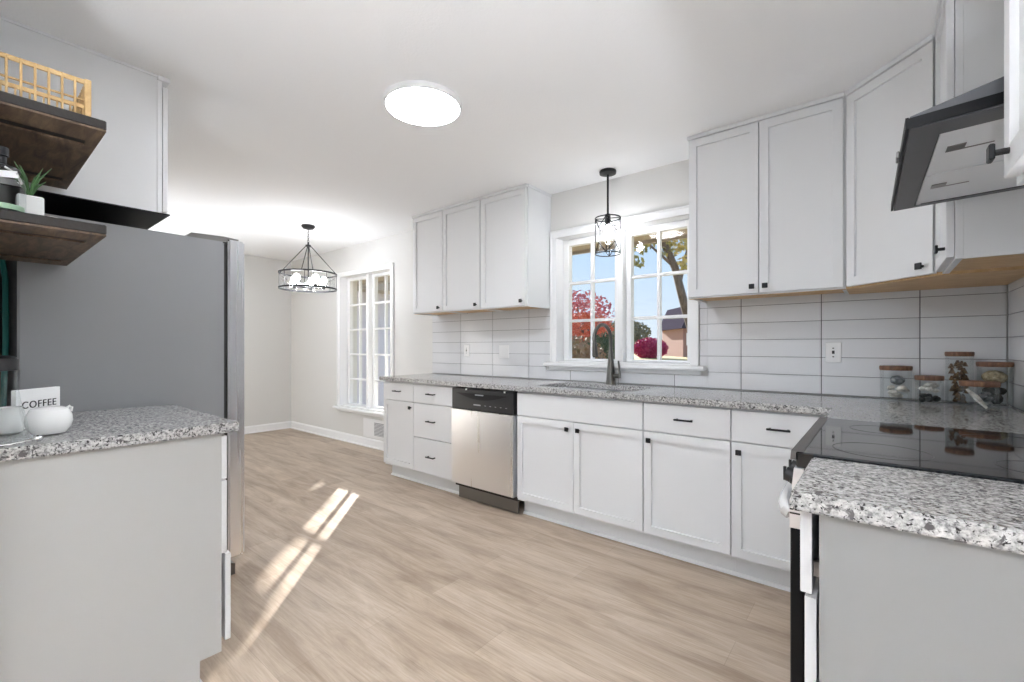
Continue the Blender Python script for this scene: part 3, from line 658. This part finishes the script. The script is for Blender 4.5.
# little grassy plant
t = thing('potted_plant', 'small spiky green plant in a white square pot on the lower shelf', 'plant', (-1.95, .13, S2)); c = (-1.955, .135, S2+.0005)
obj('pot', B().prism([(c[0]-.028, c[1]-.028), (c[0]+.028, c[1]-.028), (c[0]+.028, c[1]+.028), (c[0]-.028, c[1]+.028)], c[2], c[2]+.078, bev=.004), 'ceramic', t)
f = B()
for k in range(26):
    a = random.uniform(0, 2*PI); r = random.uniform(.02, .06); hh = random.uniform(.05, .10)
    p0 = Vector((c[0], c[1], c[2]+.076)); p1 = p0+Vector((math.cos(a)*r*.4, math.sin(a)*r*.4, hh*.6)); p2 = p0+Vector((math.cos(a)*r, math.sin(a)*r, hh))
    f.tube([p0, p1, p2], [.003, .0035, .0006], 5)
obj('foliage', f, 'leafg', t, smooth=True)
t = thing('white_cup', 'small white cup with loop handle beside the potted plant', 'cup', (-2.05, .20, S2)); c = (-2.05, .185, S2+.0005)
obj('cup_body', B().lathe([(0, .001), (.020, 0), (.023, .004), (.027, .045), (.025, .045), (.021, .006), (0, .005)], c, 24), 'ceramic', t, smooth=True)
obj('handle', B().tube([(c[0], c[1]+.026, c[2]+.036), (c[0], c[1]+.038, c[2]+.032), (c[0], c[1]+.037, c[2]+.016), (c[0], c[1]+.024, c[2]+.012)], .003, 8), 'ceramic', t, smooth=True)

# ------------------------------------------------------------ jars on the corner worktop
def filler(j, n, kind, c, r, z0, z1, label, cat, name, m, size, grp):
    made = []
    for k in range(n*200):
        if len(made) >= n: break
        s_ = size*random.uniform(.75, 1.15); a = random.uniform(0, 2*PI); q = math.sqrt(random.random())*max(0, r-s_-.004)
        z = z0+s_*.7+random.random()*max(0, z1-z0-s_)
        p = Vector((c[0]+q*math.cos(a), c[1]+q*math.sin(a), z))
        if all((p-o_[0]).length > (s_+o_[1])*.60 for o_ in made): made.append((p, s_))
    for p, s_ in made:
        rot = Matrix.Rotation(random.uniform(0, PI), 4, 'Z') @ Matrix.Rotation(random.uniform(-.6, .6), 4, 'X')
        if kind == 'cone':
            b = B()
            for L_ in range(5): b.lathe([(0, 0), (s_*(.85-.13*L_), s_*.05), (s_*(.55-.08*L_), s_*.28), (0, s_*.3)], (p.x, p.y, p.z-s_*.7+L_*s_*.28), 9)
        elif kind == 'shell':
            b = B(); b.sph((0, 0, 0), s_, 2, (1, .8, .55), jit=.06)
            bmesh.ops.transform(b.bm, matrix=Matrix.Translation(p) @ rot, verts=b.bm.verts)
        else:
            b = B().sph(p, s_, 2, (1, .85, .72), rot, .05)
        tag(obj(name, b, m, smooth=(kind != 'cone')), label, cat, grp)
def jar(px, py, r, h, label):
    t = thing('glass_jar', label, 'jar', (px, py, CT)); c = (px, py, CT)
    obj('vessel', B().lathe([(0, .002), (r-.004, .0005), (r, .005), (r, h-.020)], c, 40), 'jar', t, smooth=True)
    obj('lid', B().lathe([(0, h+.002), (r+.001, h+.002), (r+.003, h-.001), (r+.003, h-.011), (r+.001, h-.0195), (0, h-.0195)], c, 40), 'lid', t, smooth=True)
JA, JB, JC, JD, JE = (.059, 2.995), (.178, 2.905), (.289, 3.000), (.398, 2.955), (.326, 2.750)
jar(*JA, .062, .172, 'clear jar of pale shells with wooden lid, leftmost of the jars')
filler(None, 7, 'shell', JA, .060, CT+.006, CT+.075, 'pale seashell inside the leftmost jar', 'seashell', 'seashell', 'shell', .025, 'seashells in the leftmost jar')
tag(obj('sea_urchin', B().sph((JA[0]+.006, JA[1]-.01, CT+.103), .029, 3, (1, 1, .8), jit=.05), 'stone', smooth=True), 'grey speckled sea urchin on top in the leftmost jar', 'sea urchin')
jar(*JB, .050, .132, 'low clear jar of black and white stones, second from left')
filler(None, 9, 'stone', JB, .048, CT+.006, CT+.045, 'dark pebble inside the second jar from the left', 'pebble', 'pebble', 'darkst', .017, 'dark pebbles in the low jar')
filler(None, 7, 'shell', JB, .048, CT+.052, CT+.100, 'pale shell inside the second jar from the left', 'seashell', 'seashell', 'shell', .021, 'pale shells in the low jar')
jar(*JC, .048, .245, 'tallest clear jar, filled with brown pine cones')
filler(None, 34, 'cone', JC, .049, CT+.006, CT+.20, 'small brown cone inside the tallest jar', 'pine cone', 'pine_cone', 'cone', .019, 'pine cones in the tallest jar')
jar(*JD, .056, .200, 'wide clear jar of urchins behind in the corner')
filler(None, 6, 'stone', JD, .052, CT+.006, CT+.085, 'dark rounded stone low in the corner jar', 'stone', 'stone', 'darkst', .026, 'stones in the corner jar')
tag(obj('sea_urchin', B().sph((JD[0], JD[1], CT+.133), .042, 3, (1, 1, .75), jit=.04), 'urchin', smooth=True), 'tan sea urchin at the top of the corner jar', 'sea urchin')
jar(*JE, .060, .122, 'low clear jar in front holding a long white shell')
sh_ = B(); sh_.tube([(JE[0]-.040, JE[1]-.022, CT+.090), (JE[0]-.012, JE[1]-.034, CT+.055), (JE[0]+.018, JE[1]-.034, CT+.014)], [.009, .020, .009], 10, flat=.5)
tag(obj('long_seashell', sh_, 'shell', smooth=True), 'long white shell leaning inside the front low jar', 'seashell')
filler(None, 5, 'shell', (JE[0]+.020, JE[1]+.016), .038, CT+.006, CT+.075, 'rounded pale shell inside the front low jar', 'seashell', 'seashell', 'stone', .022, 'rounded shells in the front low jar')

# ------------------------------------------------------------ outlets and floor register
def outlet(x, z, label, w=.072, slots=1):
    t = thing('wall_outlet', label, 'outlet', (x, WY-.010, z-.055))
    obj('cover_plate', B().box(x-w/2, x+w/2, WY-.0145, WY-.009, z-.056, z+.056, .002), 'plate', t)
    for k in range(slots):
        xx = x+(k-(slots-1)/2)*.046
        o = obj('receptacle', B().box(xx-.016, xx+.016, WY-.0158, WY-.0146, z-.034, z+.034, .0005), 'plate', t)
        obj('socket_slots', B().box(xx-.006, xx+.006, WY-.0164, WY-.0159, z-.008, z+.010).box(xx-.004, xx+.004, WY-.0164, WY-.0159, z-.027, z-.021).box(xx-.004, xx+.004, WY-.0164, WY-.0159, z+.020, z+.026), 'slot', o)
outlet(-.204, 1.154, 'white wall outlet on the tile right of the window')
outlet(-3.07, 1.150, 'small white wall outlet on the tile above the three-drawer cabinet')
t = thing('light_switch', 'white double switch plate on the tile above the dishwasher', 'light switch', (-2.60, WY-.01, 1.08))
obj('cover_plate', B().box(-2.66, -2.545, WY-.0145, WY-.009, 1.085, 1.20, .002), 'plate', t)
for x in (-2.625, -2.58): obj('rocker', B().box(x-.015, x+.015, WY-.017, WY-.0146, 1.11, 1.175, .001), 'plate', t)
t = thing('air_register', 'white and grey air register low on the wall under the tall window', 'air register', (-4.60, WY-.01, .115))
obj('frame', B().box(-4.82, -4.33, WY-.010, WY-.0005, .112, .335, .003), 'plate', t)
g = B(); g.box(-4.59, -4.38, WY-.0125, WY-.0102, .150, .300)
obj('grille', g, 'grille', t)
g = B()
for k in range(9): g.box(-4.585, -4.385, WY-.0150, WY-.0127, .157+k*.016, .162+k*.016)
obj('louvre', g, 'plate', t)

# ------------------------------------------------------------ lamps
def disc(x, y, r, label):
    t = thing('ceiling_light', label, 'ceiling light', (x, y, CZ-.03))
    obj('rim', B().lathe([(r-.012, -.0285), (r-.004, -.0285), (r, -.024), (r, -.0005), (r-.012, -.0005)], (x, y, CZ), 56), 'trim', t, smooth=True)
    obj('diffuser', B().lathe([(0, -.0262), (r-.0125, -.0262), (r-.0125, -.012), (0, -.012)], (x, y, CZ), 56), 'lamp', t, smooth=True)
disc(-1.822, 1.512, .198, 'flat round white ceiling light over the kitchen floor')
disc(.6, -1.6, .198, 'flat round ceiling light added as fill on the right of the adjoining room')  # this light and the next are added fill, out of view
disc(-1.3, -1.7, .198, 'flat round ceiling light added as fill on the left of the adjoining room')

def fill_uplighter(x, y, label, lr=.125, h=1.42, cat='fill lamp', m='upl'):  # added lamps, all out of view, that brighten ceiling and cabinet fronts
    t = thing('fill_lamp', label, cat, (x, y, 0))
    obj('base', B().lathe([(0, .022), (.05, .022), (.14, .008), (.14, .0005), (0, .0005)], (x, y, 0), 32), 'black', t, smooth=True)
    obj('pole', B().cyl((x, y, .02), (x, y, h), .012, seg=12), 'black', t, smooth=True)
    obj('bowl_shade', B().lathe([(0, 0), (.05, .004), (.13, .05), (.17, .12), (.172, .150), (.168, .150), (.165, .12), (.125, .056), (.045, .012), (0, .010)], (x, y, h), 32), 'black', t, smooth=True)
    obj('lamp', B().lathe([(0, .066), (lr, .066), (lr, .058), (0, .058)], (x, y, h), 32), m, t, smooth=True)
fill_uplighter(1.9, -1.3, 'tall black uplighter added behind the camera as fill light', .07)
fill_uplighter(.3, -2.5, 'tall black uplighter added at the back of the adjoining room as fill light', .07)
fill_uplighter(1.15, -.15, 'low black uplighter added as unseen fill light beside the end of the short wall', .125, .25, 'fill lamp', 'upl_soft')
fill_uplighter(.0, -.95, 'low black uplighter added as unseen fill light in the middle of the adjoining room', .125, .25, 'fill lamp', 'upl_soft')
fill_uplighter(-5.7, .7, 'black uplighter added as fill light, hidden in the dining corner behind the refrigerator', .03)
# pendant above the sink
px, py = -1.508, 2.93
t = thing('pendant_light', 'small black wire-cage pendant hanging before the sink window', 'pendant light', (px, py, 1.83))
obj('canopy', B().lathe([(0, -.0005), (.058, -.0005), (.060, -.006), (.058, -.022), (.03, -.028), (0, -.028)], (px, py, CZ), 28), 'black', t, smooth=True)
obj('rod', B().cyl((px, py, CZ-.028), (px, py, 2.13), .0075, seg=10), 'black', t, smooth=True)
r_ = .088; zt, zb_ = 2.102, 1.848
cg = B()
for z in (zt, zb_): cg.tube([(px+r_*math.cos(2*PI*k/32), py+r_*math.sin(2*PI*k/32), z) for k in range(32)], .004, 6, closed=True)
for k in range(4):
    a = 2*PI*k/4+.35; cg.cyl((px+r_*math.cos(a), py+r_*math.sin(a), zt), (px+r_*math.cos(a), py+r_*math.sin(a), zb_), .0035, seg=6)
    a2 = a+PI/2; am = a+PI/4
    for z_, w_ in ((zt, 1), (zb_, -1)):
        cg.cyl((px+r_*math.cos(a), py+r_*math.sin(a), z_), (px+r_*.92*math.cos(am), py+r_*.92*math.sin(am), z_-w_*.075), .0028, seg=6)
        cg.cyl((px+r_*math.cos(a2), py+r_*math.sin(a2), z_), (px+r_*.92*math.cos(am), py+r_*.92*math.sin(am), z_-w_*.075), .0028, seg=6)
for k in range(2):
    a = .35+PI/2*k; cg.cyl((px+r_*math.cos(a), py+r_*math.sin(a), zt), (px-r_*math.cos(a), py-r_*math.sin(a), zt), .003, seg=6)
obj('cage', cg, 'black', t, smooth=True)
obj('socket', B().cyl((px, py, 2.13), (px, py, 2.055), .020, seg=16), 'black', t, smooth=True)
obj('glass_shade', B().lathe([(.060, .0), (.062, .01), (.062, .20)], (px, py, 1.86), 32), 'lampglass', t, smooth=True)
obj('bulb', B().lathe([(0, 0), (.014, .004), (.026, .018), (.030, .038), (.024, .062), (.013, .085), (.012, .095)], (px, py, 1.95), 20), 'bulb', t, smooth=True)

# chandelier
px, py = -4.585, 2.29
t = thing('chandelier', 'round black-framed glass drum chandelier hanging at the dining end', 'chandelier', (px, py, 1.76))
obj('canopy', B().lathe([(0, -.0005), (.064, -.0005), (.068, -.012), (.05, -.034), (.012, -.044), (0, -.044)], (px, py, CZ), 28), 'black', t, smooth=True)
ch = B(); z = CZ-.044
for k in range(7):
    a = k % 2*PI/2; zc = z-.014-k*.021
    ch.tube([(px+.008*math.cos(a)*math.cos(q), py+.008*math.sin(a)*math.cos(q), zc+.014*math.sin(q)) for q in [2*PI*i/12 for i in range(12)]], .0022, 5, closed=True)
obj('chain', ch, 'black', t, smooth=True)
zh = z-.165
obj('hub', B().lathe([(0, .035), (.008, .034), (.010, .012), (.026, .006), (.030, -.008), (.012, -.016), (0, -.016)], (px, py, zh), 20), 'black', t, smooth=True)
RR = .275; z1_, z0_ = 1.94, 1.785
for k in range(4):
    a = PI/4+k*PI/2+.1; obj('support_rod', B().cyl((px+.022*math.cos(a), py+.022*math.sin(a), zh-.002), (px+RR*math.cos(a), py+RR*math.sin(a), z1_), .0045, seg=8), 'black', t, smooth=True)
obj('stem', B().cyl((px, py, zh-.014), (px, py, z0_+.01), .006, seg=10), 'black', t, smooth=True)
for z in (z1_, z0_):
    rg = B(); rg.lathe([(RR-.004, -.008), (RR+.004, -.008), (RR+.004, .008), (RR-.004, .008), (RR-.004, -.008)], (px, py, z), 56); obj('ring', rg, 'black', t, smooth=True)
obj('glass_drum', B().lathe([(RR-.012, z0_+.005), (RR-.012, z1_-.005)], (px, py, 0), 56), 'lampglass', t, smooth=True)
ar = B()
for k in range(5): a = k*2*PI/5; ar.cyl((px, py, z0_+.012), (px+.15*math.cos(a), py+.15*math.sin(a), z0_+.012), .005, seg=8).cyl((px+.15*math.cos(a), py+.15*math.sin(a), z0_+.005), (px+.15*math.cos(a), py+.15*math.sin(a), z0_+.045), .014, seg=12)
for k in range(8): a = k*PI/4+.2; ar.cyl((px+(RR-.002)*math.cos(a), py+(RR-.002)*math.sin(a), z0_), (px+(RR-.002)*math.cos(a), py+(RR-.002)*math.sin(a), z1_), .003, seg=6)
obj('lamp_arms', ar, 'black', t, smooth=True)
for k in range(5):
    a = k*2*PI/5; obj('bulb', B().lathe([(.011, .0), (.016, .012), (.030, .04), (.032, .058), (.022, .082), (0, .092)], (px+.15*math.cos(a), py+.15*math.sin(a), z0_+.045), 18), 'bulb', t, smooth=True)

# ------------------------------------------------------------ outside
TH_ = R(39.2)
def at(pxx, d, z=None, pyy=None):       # a place outdoors in the given viewing direction at depth d metres
    a = (pxx-512)/452
    x = d*(-math.sin(TH_)+a*math.cos(TH_)); y = d*(math.cos(TH_)+a*math.sin(TH_))
    return Vector((x, y, (1.184+(347-pyy)/452*d) if z is None else z))
GZ = .36
b = B(); t_ = bmesh.new()
rows_ = [(3.33, -.35), (6, -.30), (16, .10), (26, GZ), (140, GZ+.3)]
vs = [[t_.verts.new((x, y, z)) for x in (-130, -30, -5, 30, 60)] for y, z in rows_]
for i in range(4):
    for j in range(4): t_.faces.new((vs[i][j], vs[i][j+1], vs[i+1][j+1], vs[i+1][j]))
b._merge(t_)
g_ = obj('lawn', b, 'lawn'); struct(g_, 'dry autumn lawn outside the windows', 'lawn')
b = B(); b.box(-6.2, .9, WY+.241, WY+.62, 2.095, 2.12).box(-6.2, .9, WY+.6205, WY+.645, 2.065, 2.26)
struct(obj('eave', b, 'fascia'), 'tan roof eave over the outside of the windows', 'eave')
def crown(c, rad, n, s_, seed, zmin=None):
    # zmin: crown underside shaped along the sun rays that should pass below it
    rnd = random.Random(seed); V, F = [], []
    for i in range(n):
        while 1:
            p = Vector((rnd.uniform(-1, 1), rnd.uniform(-1, 1), rnd.uniform(-1, 1)))
            if .25 < p.length < 1: break
        q = Vector((c[0]+p.x*rad[0], c[1]+p.y*rad[1], c[2]+p.z*rad[2]))
        if zmin is not None and q.z < zmin+.3023*((q.x+4.45)*-.707+(q.y-3.21)*.707): continue
        u = Vector((rnd.uniform(-1, 1), rnd.uniform(-1, 1), rnd.uniform(-1, 1))).normalized(); v = u.orthogonal().normalized()
        k = s_*rnd.uniform(.6, 1.3); i0 = len(V)
        V += [q-u*k, q+v*k*.5, q+u*k, q-v*k*.5]; F.append((i0, i0+1, i0+2, i0+3))
    b = B(); me = bpy.data.meshes.new('c'); me.from_pydata(V, [], F); b.bm.from_mesh(me); bpy.data.meshes.remove(me); return b
def tree(name, label, cat, base, h, rad, leaf, n, s_, seed, trunk=.12, cz=None, zmin=None, group=None):
    t = thing(name, label, cat, base, group); c = (base.x, base.y, cz if cz is not None else base.z+h-rad[2])
    if trunk:
        b = B(); b.tube([(base.x, base.y, base.z-.05), (base.x+.03, base.y, base.z+(c[2]-base.z)*.5), (base.x, base.y, c[2]+rad[2]*.3)], [trunk, trunk*.75, trunk*.35], 8)
        for k in range(5):
            a = seed+k*1.3; b.tube([(base.x, base.y, c[2]-rad[2]*.5), (base.x+math.cos(a)*rad[0]*.6, base.y+math.sin(a)*rad[1]*.6, c[2]+rad[2]*.35)], [trunk*.4, trunk*.12], 6)
        obj('trunk', b, 'bark', t, smooth=True)
    obj('crown', crown(c, rad, n, s_, seed, zmin), leaf, t)
    return t
p = at(578, 24, GZ-.05); tree('maple_tree', 'crimson-leaved maple seen through the left sash of the sink window', 'tree', p, 3.9, (1.9, 1.9, 1.25), 'red', 1500, .10, 3, .10)
p = at(583, 19.5, .2); tree('maple_tree', 'bright orange-red maple low in the left sash of the sink window', 'tree', p, 2.45, (1.3, 1.3, .62), 'orange', 1300, .09, 5, .08)
p = at(603, 16.5, .1); tree('shrub', 'dark green shrub low behind the faucet outside', 'shrub', p, 1.6, (.9, .8, .8), 'green', 2000, .07, 8, .05)
p = at(578, 12.5, 0); tree('shrub', 'brownish shrub at the lower left of the sink window view', 'shrub', p, 1.5, (.8, .7, .75), 'drygrass', 1900, .07, 9, .04)
p = at(606, 31, GZ); tree('shrub', 'grey-green bush far behind the faucet outside', 'shrub', p, 2.0, (1.6, 1.2, .9), 'olive', 1500, .10, 10, .05)
p = at(650, 33, GZ); tree('shrub', 'round magenta shrub in the right sash of the sink window', 'shrub', p, 1.5, (1.3, 1.0, .78), 'magenta', 3000, .10, 11, .05)
p = at(628, 60, GZ+.05); tree('tree', 'pale olive tree behind the magenta shrub', 'tree', p, 4.3, (3.2, 2.4, 1.7), 'olive', 2200, .2, 12, .2)
p = at(600, 75, GZ+.1); tree('tree', 'distant grey-green treetop between the two sink window sashes', 'tree', p, 5, (7, 4, 2.2), 'olive', 2200, .3, 13, .25)
# leaning trunk close to the window
t = thing('leaning_tree', 'leaning brown tree trunk with yellow leaves in the right sash', 'tree', at(684, 9.5, -.1))
pts = [at(697, 9.5, -.15), at(692, 9.4, None, 330), at(686, 9.3, None, 311), at(679, 9.2, None, 284), at(675, 9.2, None, 268), at(664, 9.1, None, 243), at(655, 9.0, None, 220), at(645, 8.9, None, 185)]
obj('trunk', B().tube(pts, [.11, .095, .085, .08, .075, .068, .06, .05], 10), 'bark', t, smooth=True)
br = B(); br.tube([pts[3], at(690, 9.4, None, 240)], [.05, .02], 6).tube([pts[4], at(640, 8.9, None, 236), at(632, 8.8, None, 248)], [.03, .018, .01], 6).tube([pts[5], at(700, 9.5, None, 205)], [.05, .02], 6)
obj('branch', br, 'bark', t, smooth=True)
for k, (qx, qy, rr_, nn) in enumerate(((640, 243, .36, 130), (634, 262, .2, 50), (688, 238, .45, 240), (655, 232, .4, 140), (668, 250, .25, 60), (692, 262, .3, 110), (646, 212, .8, 500), (690, 205, .9, 600))):
    q = at(qx, 9.1, None, qy); obj('leaf_cluster', crown(q, (rr_, rr_, rr_*.6), nn, .06, 30+k), 'yellow', t)
# neighbouring house
t = thing('house', 'pink brick house with grey gabled roof across the lawn', 'house', at(690, 34, GZ))
c = at(722, 36, GZ); u = (at(740, 36, 0)-at(662, 36, 0)).normalized(); n_ = Vector((-u.y, u.x, 0)); 
m4 = Matrix.Translation(c) @ Matrix.Rotation(math.atan2(u.y, u.x), 4, 'Z')
hw = 3.1
b = B().box(-hw, hw, 0, 5, -.3, 2.35, mtx=m4); b_ = B()
obj('wall', b, 'pinkbrick', t)
b = B(); b.prism([(-hw-.3, 2.3), (hw+.3, 2.3), (hw-.9, 4.1), (-hw+.6, 4.2)], -.4, 5.4, 'y'); bmesh.ops.transform(b.bm, matrix=m4, verts=b.bm.verts); obj('roof', b, 'roof', t)
for xw in (-2.3, 1.4):
    f = obj('window', B().box(xw-.55, xw+.55, -.06, -.01, .95, 1.95, mtx=m4), 'trim', t)
    obj('pane', B().box(xw-.47, xw-.03, -.08, -.065, 1.02, 1.42, mtx=m4).box(xw+.03, xw+.47, -.08, -.065, 1.02, 1.42, mtx=m4).box(xw-.47, xw-.03, -.08, -.065, 1.48, 1.88, mtx=m4).box(xw+.03, xw+.47, -.08, -.065, 1.48, 1.88, mtx=m4), 'pane', f)
# wing of the own house seen through the tall window
b = B().box(-8.4, -8.1, 3.6, 5.85, -.4, 2.7)
struct(obj('wall_outside', b, 'siding'), 'white siding tinted pale lavender for shade outside the tall window', 'wall')  # lavender puts the shade on white siding into its colour
struct(obj('eave_outside', B().prism([(-7.6, 2.30), (-7.6, 2.44), (-10, 3.9), (-10, 3.7), (-8.6, 2.30)], 3.4, 6.35, 'y'), 'fascia'), 'tan eave of the wing outside the tall window, extended to cut sun', 'eave')  # roof slope and overhang added to block sun at the left sash
# tree added as a blocker, keeps the low sun off the sink window
p = Vector((-11.0, 12.2, 0)); tree('sun_blocker_tree', 'dense yellow-green tree added beyond the tall window to block low sun', 'tree', p, 11, (4.2, 3.0, 4.2), 'yellow', 14000, .22, 21, .25, cz=7.3, zmin=1.22)
p = Vector((-10.09, 8.0, 0)); tree('slim_sun_blocker', 'slim unseen tree added to cut sun through the left of the tall window', 'tree', p, 4.6, (.42, .42, 1.7), 'green', 1300, .07, 44, .05)  # added out of view, blocks the sun streak from the left sash
